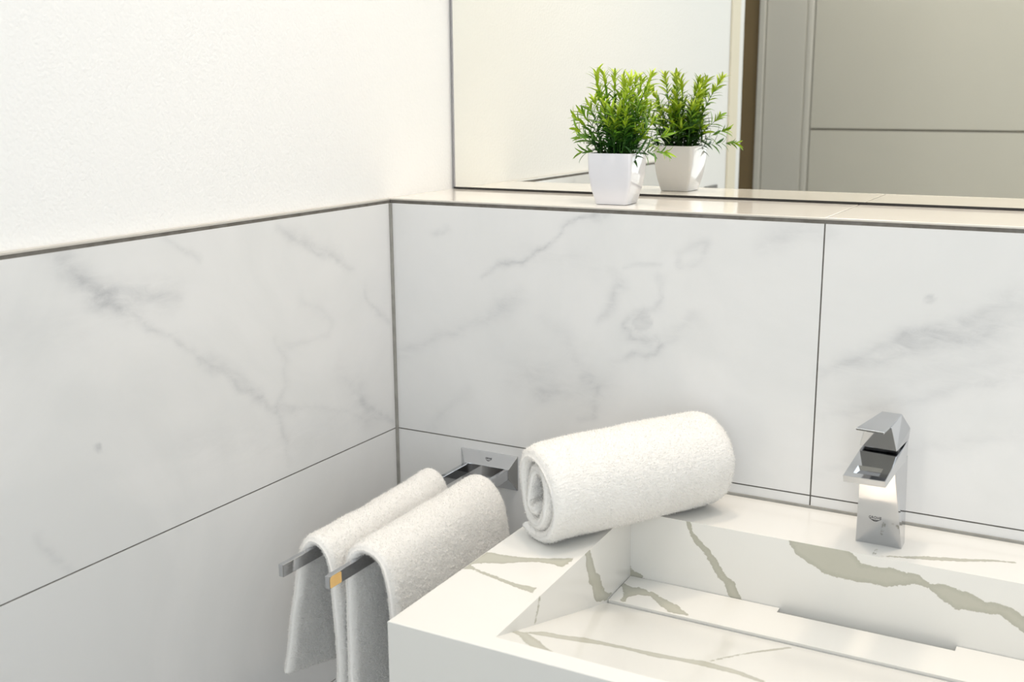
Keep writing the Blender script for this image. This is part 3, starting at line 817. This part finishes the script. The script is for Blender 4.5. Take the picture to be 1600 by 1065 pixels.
for xa, xb in ((0.1222, 0.1288), (0.1862, 0.1928)):
    box('arm', (rx(xa), -0.4035, rz_(0.8555)), (rx(xb), -0.011, rz_(0.8700)), 'chrome', rk, 0.0006)
upv = Vector((0, -(0 - 0.0110), 0.0168)).normalized()
lettering('logo', 'GROHE', 0.0098, frame4((rx(0.1580), -0.0074, rz_(0.8784)), (1, 0, 0), upv), 'ink', rk)
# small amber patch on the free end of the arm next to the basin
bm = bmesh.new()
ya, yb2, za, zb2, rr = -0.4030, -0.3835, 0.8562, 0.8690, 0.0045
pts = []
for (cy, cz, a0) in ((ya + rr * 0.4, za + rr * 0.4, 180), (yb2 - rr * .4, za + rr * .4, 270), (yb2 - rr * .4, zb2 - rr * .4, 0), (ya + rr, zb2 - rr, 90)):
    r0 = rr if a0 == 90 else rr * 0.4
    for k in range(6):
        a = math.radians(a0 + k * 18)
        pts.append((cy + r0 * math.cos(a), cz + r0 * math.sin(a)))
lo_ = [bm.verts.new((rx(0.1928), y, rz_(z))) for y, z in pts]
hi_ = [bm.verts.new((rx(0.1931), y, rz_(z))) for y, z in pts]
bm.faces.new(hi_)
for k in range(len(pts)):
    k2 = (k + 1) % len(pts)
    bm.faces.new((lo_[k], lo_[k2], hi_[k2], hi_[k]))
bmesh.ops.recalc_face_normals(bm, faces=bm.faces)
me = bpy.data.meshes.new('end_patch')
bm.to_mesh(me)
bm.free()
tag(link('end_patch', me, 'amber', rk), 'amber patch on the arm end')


# ------------------------------------------------------------------ towels
def thick_sheet(name, C, t, edge, fuzz, material, parent, nfuzz=0, origin=(0, 0, 0), zmin=0.0):
    """closed pillow-edged sheet around the centre surface C (nu, nv, 3); terry loops as fine relief"""
    nu, nv = C.shape[:2]
    du = np.gradient(C, axis=0)
    dv = np.gradient(C, axis=1)
    N = np.cross(du, dv)
    N /= np.linalg.norm(N, axis=2, keepdims=True) + 1e-12
    lu = np.concatenate([[0], np.cumsum(np.linalg.norm(np.diff(C[:, nv // 2], axis=0), axis=1))])
    lv_ = np.concatenate([[0], np.cumsum(np.linalg.norm(np.diff(C[nu // 2], axis=0), axis=1))])
    eu = np.minimum(lu, lu[-1] - lu)[:, None]
    ev = np.minimum(lv_, lv_[-1] - lv_)[None, :]
    e = np.minimum(eu, ev)
    q = np.clip(e / edge, 0, 1)
    prof = np.sqrt(np.clip(1 - (1 - q) ** 2, 0, 1))
    h = (t / 2 * prof)[..., None]
    UU, VV = np.broadcast_to(lu[:, None], (nu, nv)), np.broadcast_to(lv_[None, :], (nu, nv))
    out = []
    for s in (1, -1):
        rel = fuzz * (RNG.random((nu, nv)) - 0.5) + fuzz * 0.8 * fbm(UU * 330 + 30 * s, VV * 330, 2) + 0.0022 * fbm(UU * 30 + 9 * s, VV * 30, 2)
        out.append(C + s * N * (h + (rel * np.clip(q * 1.5, 0, 1))[..., None]))
    idx = np.arange(nu * nv).reshape(nu, nv)
    F1 = np.stack([idx[:-1, :-1], idx[1:, :-1], idx[1:, 1:], idx[:-1, 1:]], -1).reshape(-1, 4)
    F2 = F1[:, ::-1] + nu * nv
    rim = np.concatenate([idx[:, 0], idx[-1, 1:], idx[-2::-1, -1], idx[0, -2:0:-1]])
    r2 = np.roll(rim, -1)
    FR = np.stack([rim, rim + nu * nv, r2 + nu * nv, r2], -1)
    V = np.concatenate([out[0].reshape(-1, 3), out[1].reshape(-1, 3)])
    V[:, 2] = np.maximum(V[:, 2], zmin)
    me = mesh_np(name, V - np.array(origin), np.concatenate([F1, F2, FR]), True)
    o = link(name, me, material, parent)
    if nfuzz:
        Nn = np.concatenate([N.reshape(-1, 3), -N.reshape(-1, 3)])
        k = RNG.integers(0, len(V), nfuzz)
        base = V[k]
        d = Nn[k] + 0.75 * RNG.normal(size=(nfuzz, 3))
        d /= np.linalg.norm(d, axis=1, keepdims=True)
        L = (0.0012 + 0.0020 * RNG.random(nfuzz))[:, None]
        sd = np.cross(d, RNG.normal(size=(nfuzz, 3)))
        sd /= np.linalg.norm(sd, axis=1, keepdims=True)
        w = 0.00036
        T = np.stack([base - sd * w - d * 0.0004, base + sd * w - d * 0.0004, base + d * L], 1).reshape(-1, 3)
        T[:, 2] = np.maximum(T[:, 2], zmin)
        pm = mesh_np('pile', T - np.array(origin), np.arange(len(T)).reshape(-1, 3))
        p = link('pile', pm, 'terry_pile', parent)
        tag(p, kind='stuff')
    return o


def spline(pts, n):
    """Catmull-Rom through pts resampled evenly to n points"""
    p = np.array(pts, float)
    p = np.vstack([2 * p[0] - p[1], p, 2 * p[-1] - p[-2]])
    out = []
    for i in range(1, len(p) - 2):
        for t in np.linspace(0, 1, 24, endpoint=False):
            a, b1, c1, d1 = p[i - 1], p[i], p[i + 1], p[i + 2]
            out.append(0.5 * (2 * b1 + (c1 - a) * t + (2 * a - 5 * b1 + 4 * c1 - d1) * t * t + (3 * b1 - a - 3 * c1 + d1) * t ** 3))
    out.append(p[-2])
    out = np.array(out)
    l = np.concatenate([[0], np.cumsum(np.linalg.norm(np.diff(out, axis=0), axis=1))])
    s = np.linspace(0, l[-1], n)
    return np.stack([np.interp(s, l, out[:, k]) for k in range(out.shape[1])], 1)


def hanging_towel(name, label, front, back, y0, y1, t, wob, seed):
    nu, nv = 430, 200
    A, B = spline(front, nu), spline(back, nu)
    v = np.linspace(0, 1, nv)
    vv = v[None, :, None]
    XZ = A[:, None, :] * (1 - vv) + B[:, None, :] * vv
    u = np.linspace(0, 1, nu)[:, None]
    low = np.clip(np.abs(u - 0.5) * 2 - 0.25, 0, 1)       # 0 over the bar, 1 at the hems
    XZ[..., 0] += wob * low * np.sin(v[None, :] * 7.0 + seed + u * 2) + 0.004 * fbm(u * 5 + seed, v[None, :] * 5 + seed)
    Y = (y0 + (y1 - y0) * v)[None, :] + 0.006 * low * np.sin(u * 9 + seed) * np.cos(v[None, :] * math.pi)
    C = np.stack([XZ[..., 0], np.broadcast_to(Y, XZ[..., 0].shape), XZ[..., 1]], -1)
    org = (float(C[nu // 2, nv // 2, 0]), (y0 + y1) / 2, float(C[..., 2].min()))
    r = empty(name, org)
    tag(r, label, 'towel', 'white hand towels on the rack')
    thick_sheet('cloth', C, t, 0.0095, 0.0010, 'terry', r, 110000, org)
    return r


hanging_towel('hand_towel', 'white terry towel over the rack arm nearest the left tiled wall',
              [(0.073, 0.700), (0.085, 0.75), (0.098, 0.80), (0.110, 0.850), (0.118, 0.872), (0.1295, 0.8795), (0.143, 0.874), (0.152, 0.858), (0.156, 0.83), (0.157, 0.76), (0.156, 0.66)],
              [(0.088, 0.640), (0.092, 0.72), (0.098, 0.79), (0.104, 0.845), (0.112, 0.873), (0.1255, 0.8835), (0.141, 0.876), (0.150, 0.852), (0.153, 0.82), (0.155, 0.74), (0.156, 0.63)],
              -0.354, -0.100, 0.0135, 0.003, 1.0)
hanging_towel('hand_towel', 'white terry towel over the rack arm nearest the basin',
              [(0.179, 0.66), (0.179, 0.75), (0.178, 0.82), (0.178, 0.850), (0.181, 0.870), (0.193, 0.8815), (0.209, 0.882), (0.224, 0.872), (0.232, 0.850), (0.236, 0.81), (0.238, 0.74), (0.239, 0.66)],
              [(0.176, 0.64), (0.176, 0.73), (0.176, 0.81), (0.176, 0.850), (0.180, 0.873), (0.192, 0.8835), (0.208, 0.882), (0.222, 0.868), (0.231, 0.845), (0.238, 0.80), (0.242, 0.73), (0.245, 0.63)],
              -0.354, -0.094, 0.0135, 0.002, 3.3)

# rolled towel on the basin rim
A3, B3 = np.array([0.3585, -0.2525, 0]), np.array([0.4850, -0.0420, 0])
L3 = np.linalg.norm(B3 - A3)
ax3 = (B3 - A3) / L3
nn3 = np.array([-ax3[1], ax3[0], 0.0])
nu, nv = 950, 140
turns = 2.15
th = np.linspace(0, 1, nu) * turns * 2 * math.pi
s_ = th / th[-1]
rad = 0.0508 - 0.0175 * th / (2 * math.pi)
rad = np.maximum(rad, 0.008)
v = np.linspace(0, 1, nv)
TH = th[:, None] + 0 * v[None, :]
Rg = rad[:, None] * (1 + 0.06 * v[None, :]) * (1 + 0.045 * np.sin(2 * TH + 0.6 + v[None, :] * 0.7) * (0.4 + 3.2 * s_[:, None]) + 0.03 * np.sin(3 * TH + 1.2))
Rg = Rg * (1 - 0.06 * np.exp(-(v[None, :] * L3 / 0.011) ** 2) * np.clip(1 - 1.2 * s_[:, None], 0, 1) - 0.08 * np.exp(-((1 - v[None, :]) * L3 / 0.010) ** 2))
Rg = Rg + 0.004 * fbm(TH * 0.9, 2.5 * v[None, :] + TH * 0, 3)
phi = -1.0 - TH        # outer edge of the cloth ends low at the rear
c0 = np.array([1.0, 1.08])
lat = Rg * np.cos(phi)
vert = Rg * np.sin(phi) * 1.06
inset = 0.002 * np.clip(s_ * 1.4 - 0.15, 0, 1) + 0.003 * np.sin(th * 1.3 + 0.5)
z0_ = inset[:, None]
AX = z0_ + (L3 - 0.6 * z0_ - z0_ * 0.4) * v[None, :]
t3_ = 0.0150
flo = vert.min() - t3_ / 2
C = A3 + AX[..., None] * ax3 + lat[..., None] * nn3
C[..., 2] = 0
vmin = vert.min(axis=0, keepdims=True)
C[..., 2] = ZD + 0.0005 + vert - vmin + t3_ / 2
# slight flattening where the roll bears on the rim
zz = C[..., 2] - (ZD + t3_ / 2)
C[..., 2] = ZD + t3_ / 2 + 0.0006 + np.where(zz < 0.012, zz * 0.83, zz - 0.002)
org = (float(A3[0] + B3[0]) / 2, float(A3[1] + B3[1]) / 2, ZD)
rt = empty('rolled_towel', org)
tag(rt, 'white terry towel rolled up on the corner of the basin rim', 'towel')
thick_sheet('cloth', C, t3_, 0.0095, 0.0010, 'terry', rt, 150000, org, ZD + 0.0004)

# ------------------------------------------------------------------ potted plant
PX, PY = 0.3160, 0.0610
pl = empty('potted_plant', (PX, PY, ZL), math.radians(3))
tag(pl, 'small artificial green plant in a square white pot on the ledge', 'plant')


def rsq(h, r, n=6):
    out = []
    for sx, sy, a0 in ((1, 1, 0), (-1, 1, 90), (-1, -1, 180), (1, -1, 270)):
        for k in range(n + 1):
            a = math.radians(a0 + 90 * k / n)
            out.append((sx * (h - r) + r * math.cos(a), sy * (h - r) + r * math.sin(a)))
    return out


prof = [(0.0195, 0.0), (0.0212, 0.0006), (0.0232, 0.008), (0.0256, 0.017), (0.0276, 0.027), (0.0290, 0.038), (0.0298, 0.050), (0.0301, 0.0648), (0.0299, 0.0656), (0.0290, 0.0656), (0.0287, 0.0648), (0.0284, 0.050), (0.0270, 0.040)]
V, F = [], []
nr = None
for h, z in prof:
    ring = rsq(h, h * 0.15)
    nr = len(ring)
    V += [(x, y, z) for x, y in ring]
for k in range(len(prof) - 1):
    for j in range(nr):
        j2 = (j + 1) % nr
        F.append((k * nr + j, k * nr + j2, (k + 1) * nr + j2, (k + 1) * nr + j))
me = bpy.data.meshes.new('pot')
me.from_pydata(V, [], F + [tuple(range(nr - 1, -1, -1))])
me.update()
for p in me.polygons:
    p.use_smooth = True
pot = link('pot', me, 'pot', pl)
bm = bmesh.new()
bm.from_mesh(me)
bmesh.ops.recalc_face_normals(bm, faces=bm.faces)
for e in bm.edges:
    if len(e.link_faces) == 2 and e.calc_face_angle(0) > 0.6:
        e.smooth = False
bm.to_mesh(me)
bm.free()
bm = bmesh.new()
ring = rsq(0.0280, 0.006)
c0v = bm.verts.new((0, 0, 0.059))
vs = [bm.verts.new((x, y, 0.057)) for x, y in ring]
for j in range(len(vs)):
    bm.faces.new((c0v, vs[j], vs[(j + 1) % len(vs)]))
me = bpy.data.meshes.new('soil')
bm.to_mesh(me)
bm.free()
link('soil', me, 'soil', pl)
bm = bmesh.new()
bmesh.ops.create_icosphere(bm, subdivisions=1, radius=1.0)
pme = bpy.data.meshes.new('pebble')
bm.to_mesh(pme)
bm.free()
pme.materials.append(M['pebble'])
for k in range(46):
    o = link('pebble', pme, None, pl)
    r_ = random.uniform(0.0014, 0.0026)
    o.location = (random.uniform(-0.025, 0.025), random.uniform(-0.025, 0.025), 0.0595)
    o.scale = (r_, r_ * random.uniform(0.7, 1.1), r_ * 0.7)
    o.rotation_euler = (0, 0, random.uniform(0, 6))

TIPS = [[0.2968, 0.037, 1.3979], [0.3026, 0.0476, 1.3957], [0.2993, 0.0871, 1.3986], [0.3187, 0.0718, 1.3913], [0.3432, 0.0376, 1.3906], [0.3405, 0.0613, 1.3909], [0.3465, 0.0645, 1.3886], [0.3682, 0.0422, 1.3957], [0.3492, 0.0824, 1.3787], [0.2965, 0.033, 1.3657], [0.2777, 0.0584, 1.3589], [0.264, 0.0672, 1.3497], [0.2572, 0.0611, 1.344], [0.3202, 0.033, 1.3546], [0.3294, 0.033, 1.3523], [0.3453, 0.0979, 1.3561], [0.3405, 0.0509, 1.3654], [0.3121, 0.0764, 1.37], [0.3471, 0.0797, 1.3585], [0.3686, 0.0515, 1.341], [0.2749, 0.0311, 1.3299], [0.245, 0.0991, 1.3184], [0.2716, 0.0519, 1.3017], [0.3155, 0.033, 1.3379], [0.3376, 0.033, 1.3369], [0.3418, 0.072, 1.3496], [0.348, 0.064, 1.3273], [0.28, 0.0851, 1.3794], [0.3406, 0.0331, 1.3742], [0.3102, 0.033, 1.3612], [0.38, 0.0572, 1.3233], [0.3894, 0.0374, 1.3042], [0.3386, 0.033, 1.3501], [0.3241, 0.033, 1.3391]]
# leaf blade of unit length along +X, tip drooping a little
lw = [(0.0, 0.03), (0.18, 0.075), (0.42, 0.105), (0.70, 0.075), (0.90, 0.035)]
LV, LF = [], []
for x, w in lw:
    zc = 0.10 * math.sin(x * 2.2) - 0.16 * x * x
    LV += [(x, -w, zc + 0.35 * w), (x, 0, zc), (x, w, zc + 0.35 * w)]
LV.append((1.0, 0, 0.10 * math.sin(2.2) - 0.20))
for k in range(len(lw) - 1):
    a = 3 * k
    LF += [(a, a + 3, a + 4), (a, a + 4, a + 1), (a + 1, a + 4, a + 5), (a + 1, a + 5, a + 2)]
a = 3 * (len(lw) - 1)
LF += [(a, a + 3, a + 1), (a + 1, a + 3, a + 2)]
leaf_me = bpy.data.meshes.new('leaf')
leaf_me.from_pydata(LV, [], LF)
leaf_me.update()
for p in leaf_me.polygons:
    p.use_smooth = True
leaf_me.materials.append(M['leaf3'])
LVn, LFn = np.array(LV), np.array(LF)
plM = Matrix.Translation((PX, PY, ZL)) @ Matrix.Rotation(math.radians(3), 4, 'Z')
plI = plM.inverted()
leaves = []
TP = [plI @ Vector(t) for t in TIPS]
for k in range(20):      # shorter inner and rear shoots
    a, q = random.uniform(-0.6, 3.6), random.uniform(0.3, 1.0)
    TP.append(Vector((0.036 * q * math.cos(a), 0.034 * q * math.sin(a), 0.150 - 0.050 * q + random.uniform(-0.03, 0.012))))
for si, tip in enumerate(TP):
    tp = tip.copy()
    tp = tp - Vector((0, 0, 0.004))
    bx_ = max(-0.02, min(0.02, tp.x * 0.42 + random.uniform(-0.006, 0.006)))
    by_ = max(-0.02, min(0.02, tp.y * 0.5 + random.uniform(-0.006, 0.006)))
    b0 = Vector((bx_, by_, 0.056))
    hgt = tp.z - b0.z
    c1 = b0 + Vector((0.10 * (tp.x - b0.x), 0.10 * (tp.y - b0.y), max(hgt * 0.55, 0.012)))
    c2 = b0.lerp(tp, 0.72) + Vector((random.uniform(-.004, .004), random.uniform(-.004, .004), max(0.004, hgt * 0.05)))
    pts = []
    for k in range(13):
        t = k / 12
        pts.append(((1 - t) ** 3) * b0 + 3 * (1 - t) ** 2 * t * c1 + 3 * (1 - t) * t * t * c2 + t ** 3 * tp)
    # stem tube
    bm = bmesh.new()
    prev = None
    for k, p in enumerate(pts):
        r_ = 0.0009 * (1 - 0.55 * k / 12)
        rg = [bm.verts.new(p + Vector((r_ * math.cos(j * 1.2566), r_ * math.sin(j * 1.2566), 0))) for j in range(5)]
        if prev:
            for j in range(5):
                bm.faces.new((prev[j], prev[(j + 1) % 5], rg[(j + 1) % 5], rg[j]))
        prev = rg
    sme = bpy.data.meshes.new('sprig')
    bm.to_mesh(sme)
    bm.free()
    sp = link('sprig', sme, 'leaf1', pl)
    Ls = sum((pts[k + 1] - pts[k]).length for k in range(12))
    nn = max(6, int(Ls / 0.0058))
    ang = random.uniform(0, 6)
    for k in range(nn):
        t = 0.10 + 0.90 * (k + random.uniform(-0.2, 0.2)) / (nn - 1)
        t = min(max(t, 0.06), 1.0)
        f = t * 12
        i = min(int(f), 11)
        p = pts[i].lerp(pts[i + 1], f - i)
        d = (pts[i + 1] - pts[i]).normalized()
        side = d.orthogonal().normalized()
        nl = 2 if t < 0.86 else 4
        ang += 1.57 + random.uniform(-0.5, 0.5)
        for q in range(nl):
            a = ang + q * 2 * math.pi / nl + random.uniform(-0.3, 0.3)
            lat_ = Matrix.Rotation(a, 3, d) @ side
            el = (0.45 + 0.75 * t ** 2 if t < 0.93 else 1.35) + random.uniform(-0.2, 0.25)
            dr_ = (lat_ + d * el).normalized()
            ln = (0.0185 if t < 0.85 else 0.0155) * random.uniform(0.7, 1.25)
            yv = dr_.cross(d if abs(dr_.dot(d)) < 0.97 else side).normalized()
            zv = dr_.cross(yv)
            if zv.dot(d) < 0:
                yv, zv = -yv, -zv
            R3 = Matrix((dr_, yv, zv)).transposed() @ Matrix.Rotation(random.uniform(-.4, .4), 3, 'X')
            M4 = Matrix.Translation(p) @ R3.to_4x4() @ Matrix.Diagonal((ln, ln * random.uniform(0.85, 1.15), ln, 1))
            # colour by age: lime at the growing tip, dark at the foot
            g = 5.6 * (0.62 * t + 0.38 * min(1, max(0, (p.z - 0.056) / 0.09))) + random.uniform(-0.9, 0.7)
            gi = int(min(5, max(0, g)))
            leaves.append((M4, gi, sp, p.y - 0.3 * p.x - 0.35 * p.z - 0.012 * t))
leaves.sort(key=lambda q: q[3])
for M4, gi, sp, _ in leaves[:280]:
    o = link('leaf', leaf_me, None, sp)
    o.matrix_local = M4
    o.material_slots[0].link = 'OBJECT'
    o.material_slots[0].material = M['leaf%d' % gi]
rest = leaves[280:]
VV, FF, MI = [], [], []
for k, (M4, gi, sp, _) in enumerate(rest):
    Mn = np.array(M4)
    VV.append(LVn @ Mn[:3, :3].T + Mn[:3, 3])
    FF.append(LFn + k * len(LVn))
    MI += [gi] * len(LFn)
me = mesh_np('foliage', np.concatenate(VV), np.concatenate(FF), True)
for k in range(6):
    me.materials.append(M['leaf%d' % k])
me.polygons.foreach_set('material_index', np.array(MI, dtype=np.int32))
tag(link('foliage', me, None, pl), kind='stuff')
